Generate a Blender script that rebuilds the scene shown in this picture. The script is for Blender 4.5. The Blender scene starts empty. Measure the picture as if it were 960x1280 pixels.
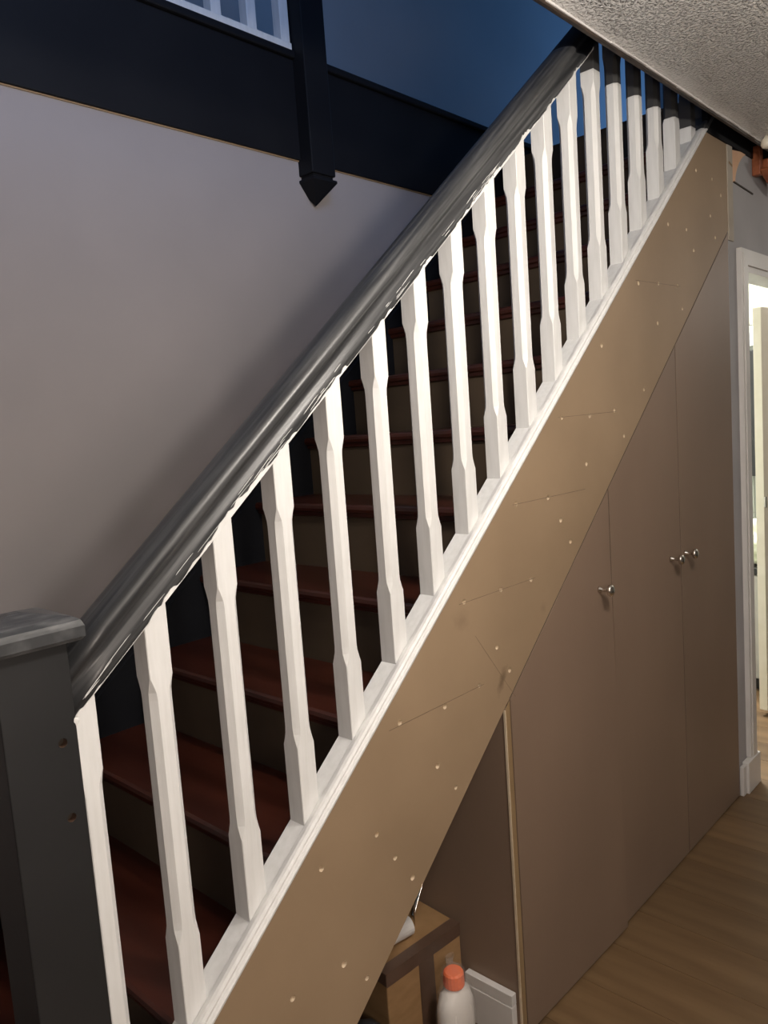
import bpy, bmesh, math, random
from mathutils import Vector, Matrix
random.seed(7)
sc = bpy.context.scene
col = sc.collection

# ------------------------------------------------------------------ camera, world, lights, exposure
PITCH, YAW, ROLL, FPX = 0.110271, 0.814372, -0.071603, 969.5
CAM = Vector((0.0, -1.0, 1.4971))
fw = Vector((math.sin(YAW)*math.cos(PITCH), math.cos(YAW)*math.cos(PITCH), -math.sin(PITCH)))
rt0 = fw.cross(Vector((0, 0, 1))).normalized()
up0 = rt0.cross(fw)
rt = math.cos(ROLL)*rt0 + math.sin(ROLL)*up0
up = -math.sin(ROLL)*rt0 + math.cos(ROLL)*up0
cam = bpy.data.cameras.new('camera')
cam.sensor_width = 36.0
cam.lens = FPX/1280*36.0
cam.clip_start = 0.02
camo = bpy.data.objects.new('camera', cam)
M4 = Matrix((rt, up, -fw)).transposed().to_4x4()
M4.translation = CAM
camo.matrix_world = M4
col.objects.link(camo)
sc.camera = camo

w = bpy.data.worlds.new('dusk_sky')
sc.world = w
w.use_nodes = True
w.node_tree.nodes['Background'].inputs[0].default_value = (0.06, 0.12, 0.28, 1)
w.node_tree.nodes['Background'].inputs[1].default_value = 0.15

sc.view_settings.view_transform = 'Standard'
sc.view_settings.look = 'None'
sc.view_settings.gamma = 1.0
sc.view_settings.use_curve_mapping = False
sc.view_settings.exposure = 0.0


def area(name, loc, tgt, sx, sy, power, colr):
    l = bpy.data.lights.new(name, 'AREA')
    l.shape = 'RECTANGLE'
    l.size, l.size_y = sx, sy
    l.energy = power
    l.color = colr
    o = bpy.data.objects.new(name, l)
    o.location = loc
    o.rotation_euler = (Vector(tgt)-Vector(loc)).to_track_quat('-Z', 'Z').to_euler()
    col.objects.link(o)
    return o


# dusk daylight coming in at the upstairs window (the window itself is built below)
area('dusk_window_light', (0.5, -1.60, 3.8), (0.7, 0.5, 3.0), 1.3, 1.2, 34, (0.28, 0.5, 1.0))
area('added_end_light', (7.08, 0.9, 3.8), (4.0, 1.2, 3.4), 1.3, 1.2, 17, (0.2, 0.48, 1.0))  # added to brighten the far right of the landing wall
# daylight-white kitchen ceiling panel
area('kitchen_ceiling_light', (4.2, 1.1, 2.37), (4.2, 1.1, 0), 0.6, 0.6, 115, (1.0, 0.98, 0.92))

# ------------------------------------------------------------------ helpers
A = 0.83438          # slope of the stair (rise over run)
TH = math.atan(A)
CT = math.cos(TH)


def tag(o, label=None, cat=None, group=None, kind=None):
    if label: o['label'] = label
    if cat: o['category'] = cat
    if group: o['group'] = group
    if kind: o['kind'] = kind
    return o


def empty(name, loc=(0, 0, 0), rz=0):
    o = bpy.data.objects.new(name, None)
    o.location = loc
    o.rotation_euler = (0, 0, rz)
    o.empty_display_size = 0.05
    col.objects.link(o)
    return o


def build(name, bm, mat, parent=None, loc=None, smooth=False, rz=0.0):
    bmesh.ops.recalc_face_normals(bm, faces=bm.faces[:])
    me = bpy.data.meshes.new(name)
    bm.to_mesh(me)
    bm.free()
    if mat: me.materials.append(mat)
    if smooth:
        for p in me.polygons: p.use_smooth = True
    o = bpy.data.objects.new(name, me)
    col.objects.link(o)
    if parent: o.parent = parent
    if loc is not None: o.location = loc
    o.rotation_euler = (0, 0, rz)
    return o


def box(bm, x0, x1, y0, y1, z0, z1, bev=0.0):
    vs = [bm.verts.new((x, y, z)) for x in (x0, x1) for y in (y0, y1) for z in (z0, z1)]
    fs = []
    for q in ((0, 1, 3, 2), (4, 6, 7, 5), (0, 4, 5, 1), (2, 3, 7, 6), (0, 2, 6, 4), (1, 5, 7, 3)):
        fs.append(bm.faces.new([vs[i] for i in q]))
    if bev > 0:
        es = list({e for f in fs for e in f.edges})
        bmesh.ops.bevel(bm, geom=es, offset=bev, segments=2, affect='EDGES', profile=0.5)
    return vs


def B(*a, bev=0.0):
    bm = bmesh.new()
    box(bm, *a, bev=bev)
    return bm


def prism_xz(pts, y0, y1, bev=0.0):
    """polygon in the xz plane extruded along y"""
    bm = bmesh.new()
    a = [bm.verts.new((p[0], y0, p[1])) for p in pts]
    b = [bm.verts.new((p[0], y1, p[1])) for p in pts]
    bm.faces.new(a)
    bm.faces.new(b[::-1])
    n = len(pts)
    for i in range(n):
        bm.faces.new((a[i], a[(i+1) % n], b[(i+1) % n], b[i]))
    if bev > 0:
        bmesh.ops.recalc_face_normals(bm, faces=bm.faces[:])
        bmesh.ops.bevel(bm, geom=bm.edges[:], offset=bev, segments=2, affect='EDGES', profile=0.5)
    return bm


def sweep(prof, x0, x1, n=1):
    """profile of (y, vertical offset) points swept up the slope from x0 to x1, plumb-cut ends"""
    bm = bmesh.new()
    rings = []
    for i in range(n+1):
        x = x0+(x1-x0)*i/n
        rings.append([bm.verts.new((x, p[0], A*x+p[1])) for p in prof])
    k = len(prof)
    for i in range(n):
        for j in range(k):
            bm.faces.new((rings[i][j], rings[i][(j+1) % k], rings[i+1][(j+1) % k], rings[i+1][j]))
    bm.faces.new(rings[0])
    bm.faces.new(rings[-1][::-1])
    return bm


def lathe(prof, n=24, axis='Z', bm=None, org=(0, 0, 0)):
    bm = bm or bmesh.new()
    rings = []
    for r, h in prof:
        ring = []
        for i in range(n):
            t = 2*math.pi*i/n
            u, v = r*math.cos(t), r*math.sin(t)
            if axis == 'Z': p = (u, v, h)
            elif axis == 'Y': p = (u, h, v)
            else: p = (h, u, v)
            ring.append(bm.verts.new(Vector(p)+Vector(org)))
        rings.append(ring)
    for a, b in zip(rings, rings[1:]):
        for i in range(n):
            bm.faces.new((a[i], a[(i+1) % n], b[(i+1) % n], b[i]))
    bm.faces.new(rings[0])
    bm.faces.new(rings[-1])
    return bm


def tube(p0, p1, r, n=12):
    bm = bmesh.new()
    p0, p1 = Vector(p0), Vector(p1)
    d = (p1-p0).normalized()
    u = d.orthogonal().normalized()
    v = d.cross(u)
    ra = [bm.verts.new(p0+r*(math.cos(2*math.pi*i/n)*u+math.sin(2*math.pi*i/n)*v)) for i in range(n)]
    rb = [bm.verts.new(p1+r*(math.cos(2*math.pi*i/n)*u+math.sin(2*math.pi*i/n)*v)) for i in range(n)]
    for i in range(n):
        bm.faces.new((ra[i], ra[(i+1) % n], rb[(i+1) % n], rb[i]))
    bm.faces.new(ra)
    bm.faces.new(rb)
    return bm


# ------------------------------------------------------------------ materials
def mat(name, c, rough=0.5, c2=None, scale=8.0, stretch=(1, 1, 1), detail=4, bump=0.0, bscale=60.0, metal=0.0,
        spec=0.5, objrand=0.0, trans=0.0, alpha=1.0, coat=0.0, lo=0.35, hi=0.65, bstretch=None, rough2=None):
    m = bpy.data.materials.new(name)
    m.use_nodes = True
    nt = m.node_tree
    b = nt.nodes['Principled BSDF']
    b.inputs['Roughness'].default_value = rough
    b.inputs['Metallic'].default_value = metal
    b.inputs['Specular IOR Level'].default_value = spec
    b.inputs['Transmission Weight'].default_value = trans
    b.inputs['Coat Weight'].default_value = coat
    b.inputs['Base Color'].default_value = (*c, 1)
    tc = nt.nodes.new('ShaderNodeTexCoord')

    def noise(sc_, st, det):
        mp = nt.nodes.new('ShaderNodeMapping')
        mp.inputs['Scale'].default_value = st
        nt.links.new(tc.outputs['Object'], mp.inputs[0])
        n = nt.nodes.new('ShaderNodeTexNoise')
        n.inputs['Scale'].default_value = sc_
        n.inputs['Detail'].default_value = det
        nt.links.new(mp.outputs[0], n.inputs['Vector'])
        return n
    if c2:
        n = noise(scale, stretch, detail)
        r = nt.nodes.new('ShaderNodeValToRGB')
        r.color_ramp.elements[0].position = lo
        r.color_ramp.elements[1].position = hi
        r.color_ramp.elements[0].color = (*c, 1)
        r.color_ramp.elements[1].color = (*c2, 1)
        nt.links.new(n.outputs['Fac'], r.inputs[0])
        out = r.outputs[0]
        if objrand:
            oi = nt.nodes.new('ShaderNodeObjectInfo')
            mr = nt.nodes.new('ShaderNodeMapRange')
            mr.inputs['To Min'].default_value = 1-objrand
            mr.inputs['To Max'].default_value = 1+objrand
            nt.links.new(oi.outputs['Random'], mr.inputs[0])
            mx = nt.nodes.new('ShaderNodeVectorMath')
            mx.operation = 'SCALE'
            nt.links.new(out, mx.inputs[0])
            nt.links.new(mr.outputs[0], mx.inputs['Scale'])
            out = mx.outputs[0]
        nt.links.new(out, b.inputs['Base Color'])
    if bump:
        n = noise(bscale, bstretch or (1, 1, 1), 3)
        bp = nt.nodes.new('ShaderNodeBump')
        bp.inputs['Strength'].default_value = bump
        bp.inputs['Distance'].default_value = 0.004
        nt.links.new(n.outputs['Fac'], bp.inputs['Height'])
        nt.links.new(bp.outputs[0], b.inputs['Normal'])
    return m


M = {}
M['white'] = mat('white_gloss_paint', (0.735, 0.735, 0.72), 0.42, (0.80, 0.80, 0.79), 14, (6, 6, 0.7), bump=0.08, bscale=30, bstretch=(6, 6, .6))
M['dark'] = mat('charcoal_paint', (0.013, 0.0135, 0.0145), 0.45, (0.018, 0.0185, 0.0195), 5, bump=0.04, bscale=50)
M['navy'] = mat('dark_navy_paint', (0.0055, 0.006, 0.0085), 0.6, (0.008, 0.0085, 0.011), 4, bump=0.03, bscale=40, spec=0.18)
M['rail'] = mat('brushed_charcoal_rail', (0.045, 0.047, 0.05), 0.33, (0.11, 0.112, 0.115), 22, (1.2, 6, 1.2), lo=0.45, hi=0.75, bump=0.12, bscale=26, bstretch=(1, 10, 1))
def rail_mat():
    m = mat('brushed_charcoal_paint', (0.05, 0.05, 0.052), 0.36)
    nt = m.node_tree
    b = nt.nodes['Principled BSDF']
    tc = nt.nodes.new('ShaderNodeTexCoord')
    m1 = nt.nodes.new('ShaderNodeMapping')
    m1.inputs['Rotation'].default_value = (0, TH, 0)
    m2 = nt.nodes.new('ShaderNodeMapping')
    m2.inputs['Scale'].default_value = (2.0, 60, 60)
    n = nt.nodes.new('ShaderNodeTexNoise')
    n.inputs['Scale'].default_value = 2.2
    n.inputs['Detail'].default_value = 5
    rp = nt.nodes.new('ShaderNodeValToRGB')
    rp.color_ramp.elements[0].position = 0.42
    rp.color_ramp.elements[1].position = 0.72
    rp.color_ramp.elements[0].color = (0.030, 0.031, 0.033, 1)
    rp.color_ramp.elements[1].color = (0.085, 0.086, 0.088, 1)
    nt.links.new(tc.outputs['Object'], m1.inputs[0])
    nt.links.new(m1.outputs[0], m2.inputs[0])
    nt.links.new(m2.outputs[0], n.inputs['Vector'])
    nt.links.new(n.outputs['Fac'], rp.inputs[0])
    nt.links.new(rp.outputs[0], b.inputs['Base Color'])
    rr = nt.nodes.new('ShaderNodeMapRange')
    rr.inputs['To Min'].default_value = 0.28
    rr.inputs['To Max'].default_value = 0.5
    nt.links.new(n.outputs['Fac'], rr.inputs[0])
    nt.links.new(rr.outputs[0], b.inputs['Roughness'])
    bp = nt.nodes.new('ShaderNodeBump')
    bp.inputs['Strength'].default_value = 0.15
    bp.inputs['Distance'].default_value = 0.002
    nt.links.new(n.outputs['Fac'], bp.inputs['Height'])
    nt.links.new(bp.outputs[0], b.inputs['Normal'])
    return m


M['handrail'] = rail_mat()
M['wall'] = mat('pale_greige_wall', (0.29, 0.264, 0.262), 0.85, (0.33, 0.30, 0.296), 1.6, bump=0.02, bscale=90)
M['wall_dim'] = mat('low_bounce_wall', (0.10, 0.092, 0.088), 0.85, (0.12, 0.11, 0.105), 2)  # walls out of view, kept dark to cut bounce light
M['grey_wall'] = mat('cool_grey_wall', (0.36, 0.35, 0.36), 0.8, (0.42, 0.41, 0.42), 3, bump=0.03, bscale=60)
M['upwall'] = mat('upstairs_pale_wall', (0.44, 0.46, 0.49), 0.85, (0.49, 0.51, 0.54), 1.2)
M['mdf'] = mat('bare_mdf', (0.28, 0.195, 0.118), 0.62, (0.34, 0.24, 0.148), 2.4, detail=6, bump=0.02, bscale=200)
nt = M['mdf'].node_tree
pb = nt.nodes['Principled BSDF']
src = pb.inputs['Base Color'].links[0].from_socket
tcx = nt.nodes.new('ShaderNodeTexCoord')


def stain(src, centre, scale, strength, nsc, lo, hi):
    mpp = nt.nodes.new('ShaderNodeMapping')
    mpp.vector_type = 'TEXTURE'
    mpp.inputs['Location'].default_value = centre
    mpp.inputs['Scale'].default_value = scale
    mpp.inputs['Rotation'].default_value = (0, 0.5, 0)
    nt.links.new(tcx.outputs['Object'], mpp.inputs[0])
    ln = nt.nodes.new('ShaderNodeVectorMath')
    ln.operation = 'LENGTH'
    nt.links.new(mpp.outputs[0], ln.inputs[0])
    nn = nt.nodes.new('ShaderNodeTexNoise')
    nn.inputs['Scale'].default_value = nsc
    nn.inputs['Detail'].default_value = 4
    nt.links.new(tcx.outputs['Object'], nn.inputs['Vector'])
    sm = nt.nodes.new('ShaderNodeMath')
    sm.operation = 'ADD'
    nt.links.new(ln.outputs['Value'], sm.inputs[0])
    nt.links.new(nn.outputs['Fac'], sm.inputs[1])
    mrr = nt.nodes.new('ShaderNodeMapRange')
    mrr.inputs['From Min'].default_value = lo
    mrr.inputs['From Max'].default_value = hi
    mrr.inputs['To Min'].default_value = strength
    mrr.inputs['To Max'].default_value = 0.0
    nt.links.new(sm.outputs[0], mrr.inputs[0])
    mx = nt.nodes.new('ShaderNodeMixRGB')
    mx.inputs[2].default_value = (0.11, 0.068, 0.038, 1)
    nt.links.new(mrr.outputs[0], mx.inputs[0])
    nt.links.new(src, mx.inputs[1])
    return mx.outputs[0]


src = stain(src, (1.412-2.0, 0, 0.905), (0.018, 0.05, 0.05), 0.75, 60, 0.55, 1.35)
src = stain(src, (1.275-2.0, 0, 1.075), (0.04, 0.05, 0.03), 0.3, 50, 0.5, 1.4)
src = stain(src, (1.60-2.0, 0, 1.03), (0.02, 0.05, 0.02), 0.25, 60, 0.5, 1.4)
nt.links.new(src, pb.inputs['Base Color'])
M['mdf_door'] = mat('shaded_mdf_door', (0.20, 0.137, 0.096), 0.55, (0.245, 0.168, 0.118), 1.8, (1, 1, .5), detail=6, bump=0.02, bscale=200)  # same board as the panel, colour darkened for the doors' dimmer light
M['mdf_edge'] = mat('raw_board_edge', (0.24, 0.155, 0.075), 0.7, (0.33, 0.225, 0.115), 9, (1, 1, .1))
M['pale_mdf'] = mat('fresh_cut_board', (0.55, 0.44, 0.30), 0.8, (0.62, 0.5, 0.36), 40)
M['batten'] = mat('pale_filler', (0.40, 0.35, 0.285), 0.8, (0.47, 0.42, 0.35), 12)
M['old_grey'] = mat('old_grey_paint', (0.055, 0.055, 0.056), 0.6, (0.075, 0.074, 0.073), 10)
M['pencil'] = mat('pencil_line', (0.15, 0.10, 0.06), 0.7, (0.22, 0.155, 0.10), 40)
M['tread'] = mat('mahogany_varnish', (0.042, 0.0098, 0.0055), 0.30, (0.062, 0.015, 0.008), 5, (3, .5, 3), bump=0.06, bscale=18, bstretch=(3, .4, 3))
M['riser'] = mat('brown_primed_riser', (0.062, 0.042, 0.024), 0.7, (0.085, 0.058, 0.034), 3)
M['plank'] = mat('oak_vinyl_plank', (0.105, 0.060, 0.026), 0.42, (0.18, 0.112, 0.055), 3.2, (5, .55, 1), detail=8, objrand=0.18, bump=0.05, bscale=20, bstretch=(6, .5, 1), lo=0.32, hi=0.7)
M['gap'] = mat('dark_gap', (0.03, 0.02, 0.012), 0.8, (0.04, 0.03, 0.02), 10)
M['cream'] = mat('white_trim_paint', (0.62, 0.60, 0.58), 0.4, (0.70, 0.68, 0.66), 5)
M['kit_white'] = mat('kitchen_white', (0.46, 0.49, 0.46), 0.4, (0.52, 0.55, 0.52), 3)
M['kit_green'] = mat('pale_green_blind', (0.36, 0.38, 0.27), 0.6, (0.40, 0.42, 0.31), 3)
M['kit_grey'] = mat('grey_cabinet_front', (0.40, 0.39, 0.37), 0.4, (0.46, 0.45, 0.43), 4)
M['black'] = mat('black_gloss', (0.012, 0.012, 0.013), 0.35, (0.02, 0.02, 0.021), 6)
M['chrome'] = mat('satin_nickel', (0.62, 0.58, 0.53), 0.22, (0.7, 0.66, 0.61), 30, metal=1.0)
M['card'] = mat('cardboard', (0.27, 0.155, 0.065), 0.8, (0.34, 0.20, 0.09), 12, (1, 1, 3), bump=0.05, bscale=80)
M['tape'] = mat('brown_parcel_tape', (0.085, 0.05, 0.034), 0.28, (0.12, 0.072, 0.05), 8, bump=0.12, bscale=30)
M['bottle'] = mat('white_bottle_plastic', (0.74, 0.70, 0.66), 0.35, (0.80, 0.77, 0.73), 8)
M['orange'] = mat('orange_cap_plastic', (0.85, 0.13, 0.025), 0.4, (0.92, 0.17, 0.035), 10)
M['peach'] = mat('peach_warm_light', (0.72, 0.44, 0.27), 0.8, (0.80, 0.52, 0.34), 8)  # warm lamp light put into the colour
M['wood'] = mat('reddish_wood', (0.27, 0.075, 0.03), 0.4, (0.36, 0.115, 0.045), 12, (1, 5, 5))
M['trimwood'] = mat('worn_brown_trim', (0.022, 0.013, 0.010), 0.6, (0.075, 0.048, 0.033), 26, (.6, 3, 3), lo=0.45, hi=0.75)
M['ivory'] = mat('ivory_plastic', (0.80, 0.74, 0.60), 0.35, (0.85, 0.79, 0.66), 12)
M['rubber'] = mat('black_rubber_bag', (0.012, 0.013, 0.015), 0.3, (0.03, 0.032, 0.036), 9, bump=0.5, bscale=18)
M['paper'] = mat('white_paper_roll', (0.66, 0.64, 0.62), 0.7, (0.72, 0.70, 0.68), 6)
M['bag'] = mat('crumpled_pale_bag', (0.62, 0.66, 0.50), 0.4, (0.78, 0.80, 0.70), 14, lo=0.4, hi=0.6, bump=0.5, bscale=20)
M['floor_base'] = M['gap']

# ceiling: glossy stippled relief
mc = bpy.data.materials.new('stippled_ceiling_paint')
mc.use_nodes = True
nt = mc.node_tree
b = nt.nodes['Principled BSDF']
b.inputs['Base Color'].default_value = (0.76, 0.74, 0.72, 1)
b.inputs['Roughness'].default_value = 0.22
tc = nt.nodes.new('ShaderNodeTexCoord')
n1 = nt.nodes.new('ShaderNodeTexNoise')
n1.inputs['Scale'].default_value = 125
n1.inputs['Detail'].default_value = 1.2
nt.links.new(tc.outputs['Object'], n1.inputs['Vector'])
rp = nt.nodes.new('ShaderNodeValToRGB')
rp.color_ramp.elements[0].position = 0.46
rp.color_ramp.elements[1].position = 0.66
nt.links.new(n1.outputs['Fac'], rp.inputs[0])
bp = nt.nodes.new('ShaderNodeBump')
bp.inputs['Strength'].default_value = 1.0
bp.inputs['Distance'].default_value = 0.035
sx_ = nt.nodes.new('ShaderNodeSeparateXYZ')
nt.links.new(tc.outputs['Object'], sx_.inputs[0])
nz = nt.nodes.new('ShaderNodeTexNoise')
nz.inputs['Scale'].default_value = 5
nt.links.new(tc.outputs['Object'], nz.inputs['Vector'])
ad = nt.nodes.new('ShaderNodeMath')
ad.operation = 'MULTIPLY_ADD'
ad.inputs[1].default_value = 0.10
nt.links.new(nz.outputs['Fac'], ad.inputs[0])
nt.links.new(sx_.outputs['Y'], ad.inputs[2])
mr_ = nt.nodes.new('ShaderNodeMapRange')       # smoother plaster margin along the stairwell edge
mr_.inputs['From Min'].default_value = -0.10
mr_.inputs['From Max'].default_value = -0.05
mr_.inputs['To Min'].default_value = 1.0
mr_.inputs['To Max'].default_value = 0.12
nt.links.new(ad.outputs[0], mr_.inputs[0])
ml = nt.nodes.new('ShaderNodeMath')
ml.operation = 'MULTIPLY'
nt.links.new(rp.outputs[0], ml.inputs[0])
nt.links.new(mr_.outputs[0], ml.inputs[1])
nt.links.new(ml.outputs[0], bp.inputs['Height'])
nt.links.new(bp.outputs[0], b.inputs['Normal'])
M['ceiling'] = mc

# clear plastic wrap
mp_ = bpy.data.materials.new('clear_plastic_wrap')
mp_.use_nodes = True
nt = mp_.node_tree
b = nt.nodes['Principled BSDF']
b.inputs['Base Color'].default_value = (0.9, 0.88, 0.85, 1)
b.inputs['Roughness'].default_value = 0.12
b.inputs['Alpha'].default_value = 0.11
tc = nt.nodes.new('ShaderNodeTexCoord')
n1 = nt.nodes.new('ShaderNodeTexNoise')
n1.inputs['Scale'].default_value = 45
nt.links.new(tc.outputs['Object'], n1.inputs['Vector'])
bp = nt.nodes.new('ShaderNodeBump')
bp.inputs['Strength'].default_value = 0.7
bp.inputs['Distance'].default_value = 0.01
nt.links.new(n1.outputs['Fac'], bp.inputs['Height'])
nt.links.new(bp.outputs[0], b.inputs['Normal'])
M['wrap'] = mp_

# ------------------------------------------------------------------ structure
W = 0.945            # stair wall plane
CEIL = 2.392
LAND = 2.594
CE = -0.08           # ceiling edge at the stairwell

fl = tag(build('floor', B(-1.6, 5.2, -1.62, 2.3, -0.12, -0.012), M['floor_base']), 'brown oak effect plank floor of the hall and kitchen', 'floor', kind='structure')
# planks run across the hall, one object each
PW = 0.1765
plank_me = {}


def plank_mesh(L):
    key = round(L, 3)
    if key not in plank_me:
        bm = B(0.0008, PW-0.0008, 0.0008, L-0.0008, -0.012, 0.0)
        bmesh.ops.recalc_face_normals(bm, faces=bm.faces[:])
        me = bpy.data.meshes.new('plank')
        bm.to_mesh(me)
        bm.free()
        me.materials.append(M['plank'])
        plank_me[key] = me
    return plank_me[key]


x = 2.047-PW*20
row = 0
cuts = [2.0, 2.3, 1.95, 2.4, 2.1, 2.6]
while x < 5.1:
    if x > -1.6:
        y = -1.62
        L = cuts[row % 6]
        while y < 2.3:
            L2 = min(L, 2.3-y)
            if L2 > 0.02 and not (x < 3.0-PW and y > 0.97):
                o = bpy.data.objects.new('plank', plank_mesh(L2))
                col.objects.link(o)
                o.parent = fl
                o.location = (x, y, 0)
            y += L
            L = 2.0
    x += PW
    row += 1

tag(build('wall_left', B(-1.6, 3.1, W, W+0.1, 0, 2.37), M['wall']), 'pale greige stair wall below the dark landing board', 'wall', kind='structure')
tag(build('wall_back', B(-1.6, 5.2, -1.72, -1.62, 0, CEIL), M['wall_dim']), 'hall wall facing the staircase', 'wall', kind='structure')
tag(build('wall_near', B(-1.7, -1.6, -1.72, W+0.1, 0, CEIL), M['wall_dim']), 'hall end wall behind the stair foot', 'wall', kind='structure')
# grey wall beyond the cupboard with the kitchen doorway (opening x 3.087..4.62, z < 2.0)
bm = bmesh.new()
box(bm, 2.925, 3.087, 0.002, 0.10, 0, 2.37)
box(bm, 3.087, 4.62, 0.002, 0.10, 1.985, CEIL)
box(bm, 4.62, 5.2, 0.002, 0.10, 0, CEIL)
tag(build('wall_right', bm, M['grey_wall']), 'cool grey wall around the kitchen doorway', 'wall', kind='structure')
tag(build('wall_end', B(5.1, 5.2, -1.62, 2.3, 0, CEIL), M['kit_white']), 'end wall of hall and kitchen', 'wall', kind='structure')
tag(build('wall_kitchen_side', B(3.02, 3.07, 0.10, 2.3, 0, CEIL), M['kit_white']), 'kitchen side wall behind the stairs', 'wall', kind='structure')
tag(build('wall_kitchen_back', B(3.02, 5.2, 2.2, 2.3, 0, CEIL), M['kit_white']), 'kitchen back wall', 'wall', kind='structure')
tag(build('ceiling', B(-1.6, 5.2, -1.72, CE, CEIL, LAND), M['ceiling']), 'glossy stippled hall ceiling over the cupboard', 'ceiling', kind='structure')
tag(build('floor_landing_top', B(3.0, 7.1, CE, W+0.015, LAND-0.03, LAND), M['tread']), 'landing floor edge at the top of the stairs', 'floor', kind='structure')
tag(build('ceiling_kitchen', B(3.02, 5.2, 0.10, 2.3, CEIL, LAND), M['kit_white']), 'plain white kitchen ceiling', 'ceiling', kind='structure')
tag(build('trim_1', B(-1.6, 4.9, CE-0.001, CE+0.010, CEIL-0.011, CEIL+0.03, bev=0.002), M['trimwood']), 'worn brown wooden edge strip along the ceiling', 'trim', kind='structure')
bm = bmesh.new()
for i in range(60):      # uneven paint ridge on the ceiling beside the strip
    xx = -1.0+i*0.1
    box(bm, xx, xx+0.1, CE-0.003-random.uniform(0, 0.003), CE-0.001, CEIL-0.003-random.uniform(0, 0.003), CEIL)
tag(build('trim_2', bm, M['cream']), 'uneven cream paint ridge beside the ceiling strip', 'trim', kind='structure')
tag(build('added_trim_6', B(-1.6, 2.74, CE+0.001, CE+0.010, CEIL+0.031, LAND+0.05), M['navy']), 'unseen dark board added at the stairwell edge to cut bounce', 'trim', kind='structure')  # unseen board added to darken the bounce onto the baluster tops
# dark joist face above the cupboard head
tag(build('trim_3', B(2.745, 4.6, -0.004, 0.015, 2.386, LAND), M['navy']), 'dark board across the stairwell above the panel head', 'trim', kind='structure')

# landing upstairs
tag(build('floor_landing', B(-1.6, 7.2, W+0.015, 2.1, LAND-0.2, LAND), M['upwall']), 'landing floor above the stair wall', 'floor', kind='structure')
tag(build('wall_upper_left', B(-1.6, 7.2, 2.0, 2.1, LAND, 5.0), M['upwall']), 'blue lit wall of the upstairs landing', 'wall', kind='structure')
bm = bmesh.new()
box(bm, 7.1, 7.2, -1.72, 0.2, LAND, 5.0)
box(bm, 7.1, 7.2, 1.6, 2.0, LAND, 5.0)
box(bm, 7.1, 7.2, 0.2, 1.6, LAND, 3.15)
box(bm, 7.1, 7.2, 0.2, 1.6, 4.45, 5.0)
tag(build('wall_upper_end', bm, M['upwall']), 'end wall of the upstairs landing', 'wall', kind='structure')
tag(build('wall_upper_blocker', B(1.75, 7.1, -0.20, CE, LAND, 5.0), M['upwall']), 'upstairs wall along the right side of the stairwell', 'wall', kind='structure')  # unseen wall added to block dusk light from the baluster tops
wn2 = tag(empty('added_window_3', (7.15, 0.9, 3.15)), 'unseen window added at the landing end to brighten the wall', 'window', kind='structure')  # unseen window added so the far landing wall gets blue light
bm = bmesh.new()
box(bm, -0.03, 0.03, -0.7, 0.7, 0.0, 0.05)
box(bm, -0.03, 0.03, -0.7, 0.7, 1.25, 1.3)
box(bm, -0.03, 0.03, -0.7, -0.65, 0.05, 1.25)
box(bm, -0.03, 0.03, 0.65, 0.7, 0.05, 1.25)
build('window_frame', bm, M['cream'], wn2)
tag(build('wall_upper_near', B(-1.7, -1.6, -1.72, 2.1, LAND, 5.0), M['upwall']), 'near end wall of the upstairs landing', 'wall', kind='structure')
bm = bmesh.new()
box(bm, -1.6, -0.2, -1.72, -1.62, LAND, 5.0)
box(bm, 1.2, 5.2, -1.72, -1.62, LAND, 5.0)
box(bm, -0.2, 1.2, -1.72, -1.62, LAND, 3.15)
box(bm, -0.2, 1.2, -1.72, -1.62, 4.45, 5.0)
tag(build('wall_upper_right', bm, M['upwall']), 'upstairs wall with the dusk window', 'wall', kind='structure')
wn = tag(empty('window_1', (0.5, -1.67, 3.15)), 'white framed upstairs window', 'window', kind='structure')
bm = bmesh.new()
box(bm, -0.7, 0.7, -0.03, 0.03, 0.0, 0.05)
box(bm, -0.7, 0.7, -0.03, 0.03, 1.25, 1.3)
box(bm, -0.7, -0.65, -0.03, 0.03, 0.05, 1.25)
box(bm, 0.65, 0.7, -0.03, 0.03, 0.05, 1.25)
build('window_frame', bm, M['cream'], wn)
tag(build('ceiling_upper', B(-1.7, 7.2, -1.72, 2.1, 5.0, 5.1), M['upwall']), 'upstairs ceiling over the stairwell', 'ceiling', kind='structure')

# landing apron board along the wall
fas = tag(build('trim_4', B(-1.6, 3.6, W-0.012, W+0.012, 2.368, 2.675, bev=0.003), M['navy']), 'deep dark navy board along the landing edge', 'trim', kind='structure')
build('landing_nosing', B(-1.6, 3.6, W-0.024, W+0.03, 2.675, 2.70, bev=0.006), M['navy'], fas)
build('lower_bead', B(-1.6, 3.6, W-0.004, W, 2.3645, 2.368), M['mdf'], fas)

# ------------------------------------------------------------------ staircase
ZN, XN, G, R_ = 0.734, 0.796, 0.2221, 0.1853
YS = 0.924           # inner face of wall string
YO = 0.060           # inner face of outer string
st = tag(empty('staircase', (0.2, 0.5, 0)), 'straight staircase with glossy mahogany treads and brown risers', 'staircase')


def sub(name, bm, m, parent, smooth=False):
    """geometry given in world coordinates, child of an unrotated empty"""
    off = parent.matrix_world.translation if False else parent.location
    for v in bm.verts: v.co -= off
    return build(name, bm, m, parent, smooth=smooth)


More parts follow.
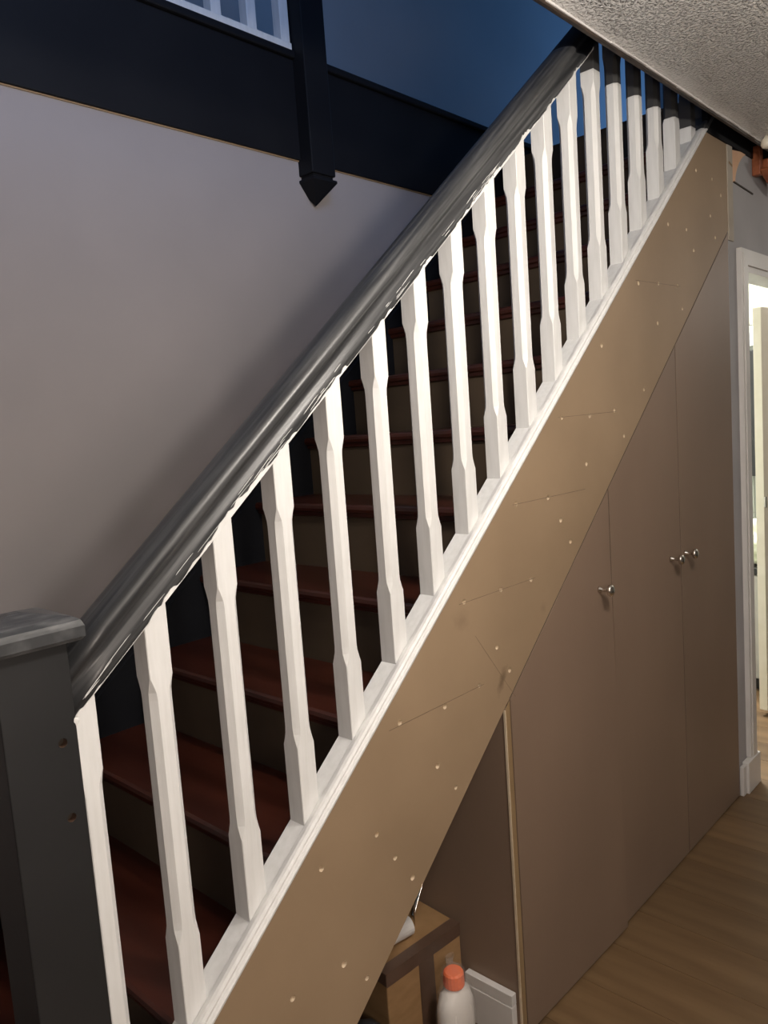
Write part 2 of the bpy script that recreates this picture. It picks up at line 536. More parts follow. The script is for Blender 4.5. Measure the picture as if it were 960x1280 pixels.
for k in range(1, 14):
    xn = XN+G*(k-4)
    zt = ZN+R_*(k-4)
    if True:
        pr = [(xn+0.008, zt), (xn+0.002, zt-0.004), (xn, zt-0.012), (xn+0.002, zt-0.020), (xn+0.008, zt-0.024), (min(2.99, xn+G+0.035), zt-0.024), (min(2.99, xn+G+0.035), zt)]
        sub('tread', prism_xz(pr, YO-0.01, YS+0.008), M['tread'], st)
        fillet = [(xn+0.022, zt-0.024), (xn+0.010, zt-0.024), (xn+0.012, zt-0.034), (xn+0.022, zt-0.038)]
        sub('scotia', prism_xz(fillet, YO-0.01, YS+0.004), M['tread'], st)
    z0 = 0.0 if k == 1 else zt-R_-0.01
    sub('riser', B(xn+0.022, xn+0.036, YO-0.01, YS+0.006, z0, zt-0.024), M['riser'], st)
sub('riser', B(2.978, 2.998, YO-0.01, YS+0.006, 2.40, LAND-0.001), M['riser'], st)
ws = sub('wall_string', sweep([(YS, -0.36), (YS, 0.092), (YS+0.006, 0.098), (W-0.002, 0.098), (W-0.002, -0.36)], 0.36, 3.0), M['navy'], st)
cap = sweep([(YS+0.008, 0.097), (YS+0.008, 0.150), (YS+0.012, 0.156), (W-0.001, 0.156), (W-0.001, 0.097)], 0.36, 3.0)
sub('string_capping', cap, M['navy'], st)
sub('outer_string', sweep([(0.0185, -0.30), (0.0185, 0.118), (0.058, 0.118), (0.058, -0.30)], 0.436, 2.92), M['mdf'], st)

# ------------------------------------------------------------------ balustrade
bl = tag(empty('stair_balustrade', (0.385, 0.04, 0)), 'sloping stair balustrade with white balusters, charcoal handrail and newel post', 'balustrade')
NX0, NX1, NY0, NY1 = 0.338, 0.432, -0.004, 0.090
bm = B(NX0, NX1, NY0, NY1, 0.0, 1.246, bev=0.002)
nw = sub('newel_post', bm, M['dark'], bl)
# two drilled holes
bmc = bmesh.new()
for (hx, hz) in ((0.411, 1.114), (0.411, 1.011)):
    lathe([(0.0062, -0.02), (0.0062, 0.022)], 16, 'Y', bmc, (hx, NY0, hz))


def cut(obj, bmc, parent_loc, hm=None):
    hm = hm or M['pale_mdf']
    for v in bmc.verts: v.co -= parent_loc
    bmesh.ops.recalc_face_normals(bmc, faces=bmc.faces[:])
    me = bpy.data.meshes.new('cutter')
    bmc.to_mesh(me)
    bmc.free()
    me.materials.append(hm)
    c = bpy.data.objects.new('cutter', me)
    col.objects.link(c)
    c.matrix_world = Matrix.Translation(parent_loc)
    obj.data.materials.append(hm)
    md = obj.modifiers.new('holes', 'BOOLEAN')
    md.operation = 'DIFFERENCE'
    md.solver = 'EXACT'
    md.object = c
    bpy.context.view_layer.update()
    dg = bpy.context.evaluated_depsgraph_get()
    nm = bpy.data.meshes.new_from_object(obj.evaluated_get(dg))
    obj.modifiers.clear()
    obj.data = nm
    bpy.data.objects.remove(c)


cut(nw, bmc, bl.location.copy(), M['tape'])
for (hx, hz) in ((0.411, 1.114), (0.411, 1.011)):
    bm = lathe([(0.0065, 0.012), (0.0065, 0.020)], 12, 'Y', None, (hx, NY0, hz))
    h = build('hole_plug', bm, M['gap'], nw)
    for v in h.data.vertices: v.co -= bl.location
# cap: slab with rounded rim and shallow chamfered top
cb = bmesh.new()
o_ = 0.018
lv = [(0.0, 1.246, 0.006), (o_-0.004, 1.247, 0), (o_, 1.252, 0), (o_, 1.266, 0), (o_-0.003, 1.274, 0), (o_-0.010, 1.279, 0), (-0.040, 1.290, 0)]
rings = []
for off, z, _ in lv:
    rings.append([cb.verts.new(p) for p in ((NX0-off, NY0-off, z), (NX1+off, NY0-off, z), (NX1+off, NY1+off, z), (NX0-off, NY1+off, z))])
for r0, r1 in zip(rings, rings[1:]):
    for i in range(4): cb.faces.new((r0[i], r0[(i+1) % 4], r1[(i+1) % 4], r1[i]))
cb.faces.new(rings[0])
cb.faces.new(rings[-1])
for v in cb.verts: v.co -= bl.location
ncap = build('newel_cap', cb, M['rail'], nw)

# handrail: bottom at vertical offset .772, moulded profile symmetric about y=.04
HB = 0.772
half = [(0.029, 0.0), (0.030, 0.012), (0.0285, 0.018), (0.0245, 0.024), (0.0235, 0.030), (0.027, 0.036), (0.0325, 0.041), (0.035, 0.047),
        (0.034, 0.053), (0.029, 0.059), (0.020, 0.0635), (0.010, 0.066), (0.0, 0.067)]
prof = [(0.04-p, HB+n/CT) for p, n in half]+[(0.04+p, HB+n/CT) for p, n in reversed(half[:-1])]
hr = sub('handrail', sweep(prof, 0.430, 3.0, 40), M['handrail'], bl, smooth=True)
for p in hr.data.polygons: p.use_smooth = True
me = hr.data
# ragged white paint along the lower front edge of the handrail
bm = bmesh.new()
xs = [0.436+i*0.006 for i in range(int((2.0-0.436)/0.006))]
prev = None
hgt = 0.004
for x_ in xs:
    ph = (x_-0.428) % 0.1315
    near = 0.006 if ph < 0.045 else 0.0
    hgt = max(0.0012, min(0.011, hgt+random.uniform(-0.0022, 0.0021)))
    hh = max(0.0014, hgt*(0.55+0.45*math.sin(x_*9+1.0))+near*random.uniform(0.2, 0.9))
    yb = 0.04-0.030-0.0007
    z0 = A*x_+HB
    p0 = bm.verts.new((x_, yb, z0-0.0006))
    p1 = bm.verts.new((x_+0.002, yb-0.0002, z0+hh/CT))
    p2 = bm.verts.new((x_+0.002, yb+0.0012, z0+hh/CT))
    p3 = bm.verts.new((x_, yb+0.0016, z0-0.0006))
    if prev:
        for i in range(4): bm.faces.new((prev[i], prev[(i+1) % 4], (p0, p1, p2, p3)[(i+1) % 4], (p0, p1, p2, p3)[i]))
    prev = (p0, p1, p2, p3)
for v in bm.verts: v.co -= bl.location
tag(build('paint_smear', bm, M['white'], hr), 'ragged white paint along lower handrail edge')
bm = bmesh.new()
for i in range(46):      # thin brushed flecks
    x_ = random.uniform(0.45, 1.5)
    n0 = random.uniform(0.004, 0.0145)
    L = random.uniform(0.01, 0.05)
    wv = random.uniform(0.0003, 0.0008)
    tl = random.uniform(-0.02, 0.06)
    yb = 0.04-0.0305
    q = [(x_, n0), (x_+L, n0+L*tl), (x_+L*0.8, n0+wv+L*tl), (x_+L*0.1, n0+wv*1.4)]
    a_ = [bm.verts.new((u, yb, A*u+HB+n/CT)) for u, n in q]
    b_ = [bm.verts.new((u, yb+0.001, A*u+HB+n/CT)) for u, n in q]
    bm.faces.new(a_)
    bm.faces.new(b_[::-1])
    for j in range(4): bm.faces.new((a_[j], a_[(j+1) % 4], b_[(j+1) % 4], b_[j]))
for v in bm.verts: v.co -= bl.location
tag(build('paint_flecks', bm, M['white'], hr), kind='stuff')

# base rail with moulded front lip
rp_ = [(0.058, 0.108), (0.058, 0.126), (0.0185, 0.126), (0.016, 0.131), (0.006, 0.134), (0.0, 0.133), (-0.004, 0.129), (-0.003, 0.123), (-0.007, 0.121), (-0.0095, 0.116), (-0.008, 0.110), (-0.0005, 0.106), (-0.0005, 0.100), (0.017, 0.100)]
sub('base_rail', sweep(rp_, 0.434, 2.99), M['white'], bl)

# balusters (one mesh shared)
BW = 0.0385
bb = bmesh.new()


def oct_ring(z, ch, slope=False, w=BW):
    pts = [(ch, 0), (w-ch, 0), (w, ch), (w, w-ch), (w-ch, w), (ch, w), (0, w-ch), (0, ch)]
    return [bb.verts.new((p[0], p[1], z+(A*p[0] if slope else 0))) for p in pts]


s0, s1 = 0.142, 0.562
rr = [oct_ring(-0.002, 0.0012, True), oct_ring(s0, 0.0012), oct_ring(s0+0.008, 0.0042), oct_ring(s0+0.022, 0.0085), oct_ring(s0+0.034, 0.0095),
      oct_ring(s1-0.034, 0.0095), oct_ring(s1-0.022, 0.0085), oct_ring(s1-0.008, 0.0042), oct_ring(s1, 0.0012), oct_ring(0.650, 0.0012, True)]
for r0, r1 in zip(rr, rr[1:]):
    for i in range(8): bb.faces.new((r0[i], r0[(i+1) % 8], r1[(i+1) % 8], r1[i]))
bb.faces.new(rr[0])
bb.faces.new(rr[-1])
SP, X0 = 0.1315, 0.6880
first = None
for i in range(-2, 17):
    xl = X0+SP*i
    loc = Vector((xl, 0.0195, A*xl+0.126))-bl.location
    if i == -2: loc.x += 0.0085; loc.z += 0.007
    if first is None:
        first = build('baluster', bb, M['white'], bl, loc)
    else:
        o = first.copy()
        col.objects.link(o)
        o.parent = bl
        o.location = loc
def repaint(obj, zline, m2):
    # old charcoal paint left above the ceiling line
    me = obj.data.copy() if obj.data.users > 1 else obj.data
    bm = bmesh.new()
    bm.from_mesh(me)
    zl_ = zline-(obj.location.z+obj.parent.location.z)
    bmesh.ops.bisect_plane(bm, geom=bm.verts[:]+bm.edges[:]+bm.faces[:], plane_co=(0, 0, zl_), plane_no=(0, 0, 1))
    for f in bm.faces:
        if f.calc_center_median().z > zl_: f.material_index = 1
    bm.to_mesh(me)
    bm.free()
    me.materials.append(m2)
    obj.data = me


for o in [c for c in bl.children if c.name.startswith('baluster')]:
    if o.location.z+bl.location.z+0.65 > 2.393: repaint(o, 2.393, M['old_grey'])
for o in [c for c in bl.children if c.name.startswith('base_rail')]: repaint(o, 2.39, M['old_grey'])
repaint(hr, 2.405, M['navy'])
# paint blob where the first baluster meets the newel
bm = bmesh.new()
bmesh.ops.create_icosphere(bm, subdivisions=2, radius=0.006)
for v in bm.verts: v.co = Vector((v.co.x*random.uniform(.6, 1.4), v.co.y*0.35, v.co.z*random.uniform(.6, 1.5)))+Vector((0.432, -0.0025+0.0, 1.137))-bl.location
build('paint_blob', bm, M['white'], bl)

# ------------------------------------------------------------------ landing balustrade
lb = tag(empty('landing_balustrade', (1.83, W, 2.70)), 'landing balustrade above the wall with dark drop newel and white balusters', 'balustrade')
sub('base_rail', B(-1.6, 1.772, W-0.018, W+0.03, 2.70, 2.722, bev=0.003), M['white'], lb)
sub('handrail', B(-1.6, 1.772, W-0.026, W+0.038, 3.42, 3.48, bev=0.012), M['dark'], lb)
bm = B(0, 0.036, 0, 0.036, 0, 0.70, bev=0.002)
f2 = None
for i in range(12):
    xx = 1.735-0.1315*i+0.0
    loc = Vector((xx, W-0.012, 2.721))-lb.location
    if f2 is None: f2 = build('baluster', bm, M['white'], lb, loc)
    else:
        o = f2.copy()
        col.objects.link(o)
        o.parent = lb
        o.location = loc
nl = sub('drop_newel', B(1.775, 1.877, W-0.065, W+0.035, 2.318, 3.6, bev=0.003), M['navy'], lb)
fb = bmesh.new()
cx, cy, hw = 1.826, W-0.015, 0.051
lv = [(hw-0.008, 2.318), (hw-0.008, 2.310), (hw+0.002, 2.305), (hw+0.002, 2.298), (0.001, 2.232)]
rings = [[fb.verts.new((cx+sx*h_, cy+sy*h_, z)) for sx, sy in ((-1, -1), (1, -1), (1, 1), (-1, 1))] for h_, z in lv]
for r0, r1 in zip(rings, rings[1:]):
    for i in range(4): fb.faces.new((r0[i], r0[(i+1) % 4], r1[(i+1) % 4], r1[i]))
fb.faces.new(rings[0])
fb.faces.new(rings[-1])
for v in fb.verts: v.co -= lb.location
build('finial', fb, M['navy'], nl)

# ------------------------------------------------------------------ understairs cupboard
cu = tag(empty('understairs_cupboard', (2.0, 0.0, 0)), 'bare MDF understairs cupboard with sloping panel and three doors', 'cupboard')
C1, C2 = 0.112, -0.345


def zl(x_): return A*x_+C2


XE = 2.921
pts = [(0.436, A*0.436+C1), (0.436, zl(0.436)), (XE, zl(XE)), (XE, 2.384), ((2.384-C1)/A, 2.384)]
pan = sub('apron_panel', prism_xz(pts, 0.0, 0.018), M['mdf'], cu)
holes = [(0.834, 0.73), (0.746, 0.537), (0.976, 0.729), (1.021, 0.661), (1.067, 0.597), (0.868, 0.528), (0.922, 0.468), (1.062, 0.921), (1.202, 0.909), (1.324, 0.917),
         (1.166, 0.793), (1.221, 0.724), (1.288, 1.113), (1.426, 1.111), (1.552, 1.11), (1.398, 0.984), (1.443, 0.918), (1.505, 1.297), (1.645, 1.295), (1.7, 1.232),
         (1.743, 1.171), (1.842, 1.361), (1.727, 1.486), (1.87, 1.485), (2.011, 1.494), (2.063, 1.421), (1.952, 1.669), (2.189, 1.851), (2.326, 1.862), (2.468, 1.867),
         (2.311, 1.744), (2.202, 1.548), (2.5, 1.798), (2.409, 2.045), (2.55, 2.047), (2.605, 1.989), (2.642, 2.245), (2.781, 2.242), (2.859, 2.202), (2.758, 2.119), (2.798, 2.053)]
bmc = bmesh.new()
for hx, hz in holes:
    rr_ = random.uniform(0.0046, 0.0060)
    lathe([(rr_*1.25, -0.01), (rr_*1.15, 0.0005), (rr_*0.75, 0.008)], 10, 'Y', bmc, (hx, 0, hz))
cut(pan, bmc, cu.location.copy())
# thin pencil lines at the tread levels
for (xa, xb, zz, dz) in ((1.03, 1.34, 0.915, 0.0), (1.27, 1.57, 1.1105, 0.0), (1.49, 1.83, 1.296, 0.0), (1.71, 2.02, 1.487, 0.004), (1.32, 1.46, 1.03, -0.18), (2.17, 2.49, 1.858, 0.008)):
    pl = bmesh.new()
    t_ = 0.0006
    vs = [(xa, zz-t_), (xb, zz+dz-t_), (xb, zz+dz+t_), (xa, zz+t_)]
    f_ = [pl.verts.new((u, -0.0003, v)) for u, v in vs]
    g_ = [pl.verts.new((u, 0.0005, v)) for u, v in vs]
    pl.faces.new(f_)
    pl.faces.new(g_[::-1])
    for j in range(4): pl.faces.new((f_[j], f_[(j+1) % 4], g_[(j+1) % 4], g_[j]))
    for v in pl.verts: v.co -= cu.location
    build('pencil_line', pl, M['pencil'], pan)
# smudge near the first door top
# doors
SX = (1.437, 1.957, 2.4335, 2.921)
gp = 0.0028


def door_pts(x0, x1):
    g2 = 0.0055
    return [(x0, 0.006), (x1, 0.006), (x1, zl(x1)-g2), (x0, zl(x0)-g2)]


def knob(parent, x_, z_, y_):
    kb = lathe([(0.0075, 0.0), (0.0078, -0.003), (0.0045, -0.007), (0.004, -0.018), (0.006, -0.022), (0.0125, -0.025), (0.0138, -0.029), (0.012, -0.033), (0.006, -0.0355), (0.0005, -0.036)], 20, 'Y')
    for v in kb.verts: v.co *= 1.2
    return build('knob', kb, M['chrome'], parent, (x_, y_, z_), smooth=True)


kn = [(1.882, 1.018), (2.353, 1.019), (2.438+0.025, 1.019)]
for i in range(3):
    x0, x1 = SX[i]+gp, SX[i+1]-gp
    bm = prism_xz(door_pts(x0, x1), 0.0, 0.018)
    if i == 0:       # first door is slightly warped, its lower free corner stands proud
        bmesh.ops.subdivide_edges(bm, edges=bm.edges[:], cuts=6, use_grid_fill=True)
        for v in bm.verts: v.co.y -= 0.010*max(0.0, 1-v.co.z/1.0)*(v.co.x-x0)/(x1-x0)
    hx_ = x0 if i != 2 else x1        # hinge side
    for v in bm.verts: v.co -= Vector((hx_, 0, 0))
    d = build('door', bm, M['mdf_door'], cu, Vector((hx_, 0, 0))-cu.location)
    knob(d, kn[i][0]-hx_, kn[i][1], 0.0)
sub('shade_strip', sweep([(0.0012, C2-0.0054), (0.0012, C2-0.0002), (0.017, C2-0.0002), (0.017, C2-0.0054)], 1.44, 2.919), M['gap'], cu)  # dark strips set in the door gaps in place of their shade
for xs_ in SX[1:3]:
    sub('shade_strip', B(xs_-0.0027, xs_+0.0027, 0.0015, 0.02, 0.01, zl(xs_)-0.008), M['gap'], cu)
# carcass: side panel at the open end, end strip, floor edge, back dark shelf
sp = prism_xz([(0.018, 0.0), (0.90, 0.0), (0.90, zl(1.43)-0.02), (0.018, zl(1.43)-0.02)], 0, 0.018)
bm = bmesh.new()
box(bm, 1.416, 1.434, 0.0, 0.90, 0.0, zl(1.416)-0.003)
sub('side_panel', bm, M['mdf_door'], cu)
sub('edge_strip', prism_xz([(1.4165, 0.0), (1.4335, 0.0), (1.4335, zl(1.4335)-0.004), (1.4165, zl(1.4165)-0.004)], -0.0012, -0.0002), M['mdf_edge'], cu)
sub('corner_bead', B(1.4135, 1.4165, -0.0015, 0.004, 0.0, zl(1.416)-0.006), M['pale_mdf'], cu)
sub('carcass_back', B(1.45, 2.90, 0.55, 0.56, 0.0, 0.8), M['mdf_door'], cu)

# pale end post with a slot, between panel and grey wall
ep = tag(empty('pale_batten', (2.938, 0, 2.0)), 'pale plastered batten with a dark slot right of the sloping panel', 'batten')
bm = B(2.9225, 2.972, -0.003, 0.0015, 2.06, 2.384, bev=0.001)
sub('batten_face', bm, M['batten'], ep)
sl = bmesh.new()
vs = [(2.935, 2.329), (2.966, 2.322), (2.966, 2.315), (2.935, 2.322)]
f_ = [sl.verts.new((u, -0.0042, v)) for u, v in vs]
g_ = [sl.verts.new((u, -0.0022, v)) for u, v in vs]
sl.faces.new(f_)
sl.faces.new(g_[::-1])
for j in range(4): sl.faces.new((f_[j], f_[(j+1) % 4], g_[(j+1) % 4], g_[j]))
for v in sl.verts: v.co -= ep.location
build('slot', sl, M['mdf_edge'], ep)

# ------------------------------------------------------------------ doorway to kitchen
ca = tag(empty('trim_5', (3.04, 0, 0)), 'white painted door casing of the kitchen doorway', 'trim', kind='structure')


def casing_prof(bm, x0, x1, z0, z1, horiz=False):
    if not horiz:
        box(bm, x0, x0+0.016, -0.016, 0.002, z0, 2.042)
        box(bm, x0+0.016, x1-0.022, -0.020, 0.002, z0, 2.026)
        box(bm, x1-0.022, x1, -0.011, 0.002, z0, 1.985)


bm = bmesh.new()
casing_prof(bm, 3.006, 3.085, 0.126, 1.9625)
sub('casing_leg', bm, M['cream'], ca)
bm = bmesh.new()
box(bm, 3.022, 4.70, -0.016, 0.002, 2.026, 2.042)
box(bm, 3.063, 4.68, -0.020, 0.002, 1.985, 2.026)
box(bm, 3.085, 4.64, -0.011, 0.002, 1.963, 1.985)
sub('casing_head', bm, M['cream'], ca)
sub('jamb', B(3.0875, 3.0895, 0.0025, 0.105, 0, 1.96), M['cream'], ca)
sub('head_jamb', B(3.09, 4.62, 0.0025, 0.105, 1.972, 1.9845), M['cream'], ca)
sub('plinth_block', B(2.955, 3.088, -0.024, 0.001, 0.0, 0.125, bev=0.003), M['cream'], ca)
tag(build('baseboard_right', B(2.9245, 2.954, -0.014, 0.001, 0.0, 0.115, bev=0.003), M['cream']), 'short white skirting beside the last cupboard door', 'baseboard', kind='structure')

# open kitchen door leaf
lf = tag(empty('door_1', (3.765, 0.155, 0)), 'cream open kitchen door with a latch plate', 'door', kind='structure')
lf.rotation_euler = (0, 0, math.atan2(0.04-0.155, 4.5-3.765))
build('leaf', B(0, 0.74, 0, 0.038, 0.03, 1.905, bev=0.002), M['ivory'], lf)
build('latch_plate', B(0.0, 0.02, -0.006, 0.0005, 1.00, 1.05, bev=0.002), M['chrome'], lf)

# kitchen unit
ku = tag(empty('kitchen_base_unit', (4.35, 0.7, 0)), 'grey low kitchen unit with black worktop seen through the doorway', 'kitchen unit')
sub('plinth', B(4.13, 4.6, 0.26, 1.3, 0.0, 0.06), M['black'], ku)
sub('body', B(4.115, 4.6, 0.26, 1.3, 0.06, 0.612), M['kit_grey'], ku)
for j in range(3):
    sub('cabinet_door', B(4.098, 4.115, 0.262+j*0.345, 0.262+j*0.345+0.34, 0.065, 0.605, bev=0.003), M['kit_grey'], ku)
sub('worktop', B(4.09, 4.6, 0.25, 1.31, 0.612, 0.645, bev=0.003), M['black'], ku)
# tiles
tl_ = tag(empty('wall_tiling', (4.62, 0.7, 0.65)), 'white tiled splashback behind the kitchen worktop', 'tiles', kind='structure')
sub('tile_backing', B(4.612, 4.64, 0.2, 1.5, 0.645, 1.08), M['kit_grey'], tl_)
for j in range(5):
    for k in range(2):
        sub('tile', B(4.604, 4.612, 0.203+j*0.26, 0.203+j*0.26+0.256, 0.648+k*0.215, 0.648+k*0.215+0.211, bev=0.002), M['kit_white'], tl_)
sub('upper_panel', B(4.612, 4.64, 0.2, 1.5, 1.08, 2.3), M['kit_white'], tl_)
ov = tag(empty('dark_wall_cabinet', (4.55, 0.6, 1.1)), 'dark wall cabinet seen in the kitchen doorway gap', 'cabinet')
sub('body', B(4.46, 4.61, 0.22, 0.9, 1.082, 1.76), M['black'], ov)
sub('cabinet_front', B(4.45, 4.46, 0.222, 0.898, 1.085, 1.757, bev=0.002), M['black'], ov)
kl = tag(empty('window_2', (4.6, 0.7, 1.8)), 'small kitchen window with pale green blind', 'window', kind='structure')
sub('frame', B(4.585, 4.612, 0.22, 1.2, 1.79, 1.90, bev=0.003), M['kit_white'], kl)
sub('blind', B(4.59, 4.612, 0.22, 1.2, 1.905, 2.2), M['kit_green'], kl)
# crumpled bag on the worktop
bm = bmesh.new()
bmesh.ops.create_icosphere(bm, subdivisions=4, radius=1.0)
for v in bm.verts:
    d_ = v.co.normalized()
    w_ = 1+0.10*math.sin(7*d_.x+3*d_.z)+0.10*math.sin(9*d_.y+4*d_.z+1)+0.06*math.sin(17*d_.z+5*d_.y)
    v.co = Vector((d_.x*0.13*w_, d_.y*0.15*w_, max(-0.09, d_.z*0.125*w_)))
o = tag(build('carrier_bag', bm, M['bag'], None, (4.26, 0.40, 0.736), smooth=True), 'crumpled pale green white bag on the black worktop', 'bag')

# ------------------------------------------------------------------ corner above the doorway
pp = tag(empty('warm_light_patch', (3.1, 0, 2.3)), 'painted peach patch of warm light with a curved shadow edge above the doorway', 'painted light patch')  # peach colour paints warm light on the wall, its curve a shadow edge
pl = [(2.974, 2.375), (2.978, 2.268), (3.00, 2.270)]
for i in range(9):
    t = i/8
    pl.append((3.00+0.185*(t**1.5), 2.272+0.125*math.sin(t*math.pi/2)))
pl += [(3.19, 2.402)]
sub('warm_light_face', prism_xz(pl, -0.0015, 0.0015), M['peach'], pp)
sub('crack_line', prism_xz([(2.985, 2.272), (3.19, 2.262), (3.19, 2.257), (2.985, 2.267)], -0.0022, 0.0015), M['gap'], pp)
wb = tag(empty('wooden_bracket', (3.25, -0.03, 2.3)), 'reddish brown wooden bracket under the ceiling above the doorway', 'bracket')
sub('upright', B(3.19, 3.225, -0.028, 0.0015, 2.325, 2.43, bev=0.003), M['wood'], wb)
bpz = [(3.185, 2.337), (3.19, 2.345), (3.26, 2.352), (3.40, 2.355), (3.40, 2.27), (3.36, 2.277), (3.28, 2.297), (3.22, 2.318)]
sub('arm', prism_xz(bpz, -0.06, -0.028, bev=0.004), M['wood'], wb)
sub('arm_top', B(3.225, 3.40, -0.045, 0.0015, 2.352, 2.385, bev=0.003), M['wood'], wb)
kb = lathe([(0.008, 0.0), (0.012, -0.008), (0.020, -0.014), (0.021, -0.030), (0.017, -0.038), (0.006, -0.042)], 20, 'Z')
tag(build('ceiling_hook_cap', kb, M['ivory'], None, (2.985, -0.115, CEIL), smooth=True), 'small ivory round cap at the end of the ceiling strip', 'cap')

# ------------------------------------------------------------------ things stored in the open end
cbx = tag(empty('cardboard_box', (1.282, 0.268, 0), -0.08), 'brown cardboard box sealed with parcel tape under the stairs', 'box')
bw, bd, bh = 0.125, 0.095, 0.25
build('carton', B(-bw, bw, -bd, bd, 0.0, bh, bev=0.003), M['card'], cbx)
build('tape', B(-bw-0.0005, bw+0.0005, -bd-0.0012, -bd+0.028, bh-0.002, bh+0.0012, bev=0.0003), M['tape'], cbx)
build('tape', B(-bw-0.0005, bw+0.0005, -bd-0.0012, -bd-0.0002, bh-0.032, bh-0.0005, bev=0.0003), M['tape'], cbx)
build('tape', B(0.0-0.022, 0.028, -bd-0.0016, -bd-0.0006, 0.02, bh-0.03, bev=0.0003), M['tape'], cbx)
build('tape', B(-bw-0.0012, -bw-0.0002, -bd, bd, bh-0.03, bh), M['tape'], cbx)

bt = tag(empty('plastic_bottle', (1.272, 0.085, -0.0)), 'white plastic bottle with orange cap in clear wrap before the box', 'bottle')
pr = [(0.036, 0.0), (0.043, 0.006), (0.044, 0.12), (0.043, 0.152), (0.036, 0.179), (0.026, 0.192), (0.019, 0.198), (0.019, 0.205)]
bm = lathe(pr, 28)
for v in bm.verts:
    if v.co.z < 0.19: v.co.x *= 1.18
    v.co.y *= 0.85
build('bottle_body', bm, M['bottle'], bt, smooth=True)
bm = bmesh.new()
n = 40
rg = []
for r_, h_ in ((0.024, 0.200), (0.0245, 0.203), (0.0235, 0.230), (0.020, 0.234)):
    rg.append([bm.verts.new(((r_+(0.0007 if i % 2 else 0))*math.cos(2*math.pi*i/n), (r_+(0.0007 if i % 2 else 0))*math.sin(2*math.pi*i/n), h_)) for i in range(n)])
for r0, r1 in zip(rg, rg[1:]):
    for i in range(n): bm.faces.new((r0[i], r0[(i+1) % n], r1[(i+1) % n], r1[i]))
bm.faces.new(rg[0])
bm.faces.new(rg[-1])
build('cap', bm, M['orange'], bt)
bm = bmesh.new()
n = 36
rg = []
for r_, h_ in ((0.047, 0.004), (0.0475, 0.09), (0.047, 0.152), (0.040, 0.185), (0.030, 0.205), (0.0275, 0.235), (0.018, 0.249), (0.008, 0.257), (0.014, 0.277)):
    rg.append([])
    for i in range(n):
        t = 2*math.pi*i/n
        q_ = r_+0.0022*math.sin(7*t+h_*90)+0.0015*math.sin(13*t-h_*60)
        ysc = 0.8 if h_ < 0.2 else 1.0
        rg[-1].append(bm.verts.new((q_*(1.18 if h_ < 0.2 else 1.0)*math.cos(t)-(0.01 if h_ > .248 else 0), q_*math.sin(t)*(ysc if h_ < .248 else .5), h_)))
for r0, r1 in zip(rg, rg[1:]):
    for i in range(n): bm.faces.new((r0[i], r0[(i+1) % n], r1[(i+1) % n], r1[i]))
build('clear_wrap', bm, M['wrap'], bt, smooth=True)

so = tag(empty('skirting_offcut', (1.405, 0.085, 0)), 'white grooved board offcut standing against the side panel', 'board')
build('board', B(-0.011, 0.009, -0.072, 0.068, 0.0, 0.094, bev=0.001), M['cream'], so)
build('board_lip', B(-0.009, 0.009, -0.072, 0.068, 0.0955, 0.124, bev=0.001), M['cream'], so)

tag(build('paper_roll', tube((1.185, 0.255, 0.2745), (1.292, 0.235, 0.2745), 0.023, 20), M['paper'], None), 'white paper roll lying on top of the cardboard box', 'paper roll')
tag(build('metal_rod', tube((1.322, 0.245, 0.2505), (1.318, 0.235, 0.36), 0.0022, 8), M['chrome'], None), 'thin upright steel rod standing on the box', 'rod')
rd = tag(empty('folded_ruler', (1.35, 0.30, 0.255)), 'small black and silver ruler leaning behind the box top', 'ruler')
sub('ruler_body', tube((1.345, 0.27, 0.256), (1.40, 0.285, 0.305), 0.0045, 8), M['black'], rd)
sub('ruler_edge', tube((1.345, 0.265, 0.259), (1.40, 0.280, 0.308), 0.0018, 8), M['chrome'], rd)
bm = bmesh.new()
bmesh.ops.create_icosphere(bm, subdivisions=3, radius=1.0)
for v in bm.verts:
    d_ = v.co.normalized()
    w_ = 1+0.12*math.sin(6*d_.x+4*d_.z)+0.09*math.sin(9*d_.y+3)
    v.co = Vector((d_.x*0.11*w_, d_.y*0.09*w_, max(-0.08, d_.z*0.11*w_)))
tag(build('black_sack', bm, M['rubber'], None, (1.02, 0.20, 0.08), smooth=True), 'glossy black plastic sack left of the cardboard box', 'sack')
bm = bmesh.new()
bmesh.ops.create_icosphere(bm, subdivisions=3, radius=1.0)
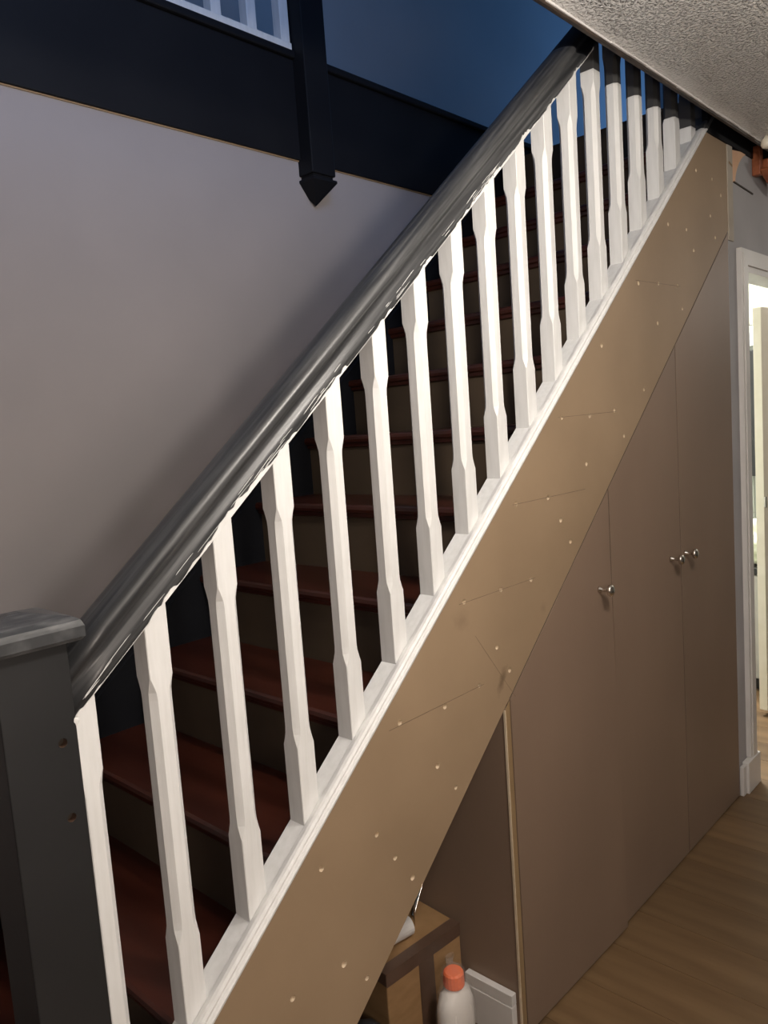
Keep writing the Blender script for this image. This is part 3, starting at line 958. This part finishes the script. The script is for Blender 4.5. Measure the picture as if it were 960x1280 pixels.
for v in bm.verts:
    d_ = v.co.normalized()
    w_ = 1+0.12*math.sin(5*d_.x+4*d_.z)+0.09*math.sin(8*d_.y+3)
    v.co = Vector((d_.x*0.10*w_, d_.y*0.10*w_, max(-0.16, d_.z*0.19*w_)))
tag(build('black_holdall', bm, M['rubber'], None, (1.26, 0.52, 0.16), smooth=True), 'black bag in the dark behind the cardboard box', 'bag')

# ------------------------------------------------------------------ hall pendants: the nearest placed from its shadows, the other two added
for (lx, ly, dp, pw, lab) in ((1.06, -0.82, 0.262, 37, 'bare bulb pendant light hanging nearest the stairs'), (0.84, -1.12, 0.10, 27, 'added bare bulb on a short flex softening the handrail shadow'), (4.35, -0.95, 0.262, 14, 'added bare bulb in the far hall brightening the kitchen door leaf')):  # second added to soften the handrail shadow, third to brighten the door leaf
    lp = tag(empty('pendant_light', (lx, ly, CEIL)), lab, 'ceiling light', 'hall pendant lights')
    build('ceiling_rose', lathe([(0.045, 0.0), (0.045, -0.010), (0.02, -0.022)], 24, 'Z'), M['cream'], lp)
    build('flex', tube((0, 0, -0.02), (0, 0, 0.072-dp), 0.003, 8), M['cream'], lp)
    build('bulb_holder', lathe([(0.012, 0.077-dp), (0.017, 0.072-dp), (0.017, 0.037-dp), (0.010, 0.034-dp)], 16, 'Z'), M['cream'], lp)
    l = bpy.data.lights.new('bulb_light', 'POINT')
    l.energy = pw
    l.shadow_soft_size = 0.045
    l.color = (1.0, 0.925, 0.84)
    lo = bpy.data.objects.new('bulb_light', l)
    lo.parent = lp
    lo.location = (0, 0, -dp)
    col.objects.link(lo)
# unseen fill lamp added behind the camera to lift the lower wall
fl2 = tag(empty('fill_lamp', (0.12, -1.42, 0)), 'unseen fill lamp added against the opposite hall wall', 'lamp')
build('base', lathe([(0.11, 0.0), (0.11, 0.015), (0.02, 0.025)], 28, 'Z'), M['black'], fl2)
build('pole', tube((0, 0, 0.02), (0, 0, 1.18), 0.009, 12), M['black'], fl2)
l = bpy.data.lights.new('fill_light', 'POINT')
l.energy = 33
l.shadow_soft_size = 0.16
l.color = (1.0, 0.86, 0.75)
lo = bpy.data.objects.new('fill_light', l)
lo.parent = fl2
lo.location = (0, 0, 1.34)
col.objects.link(lo)
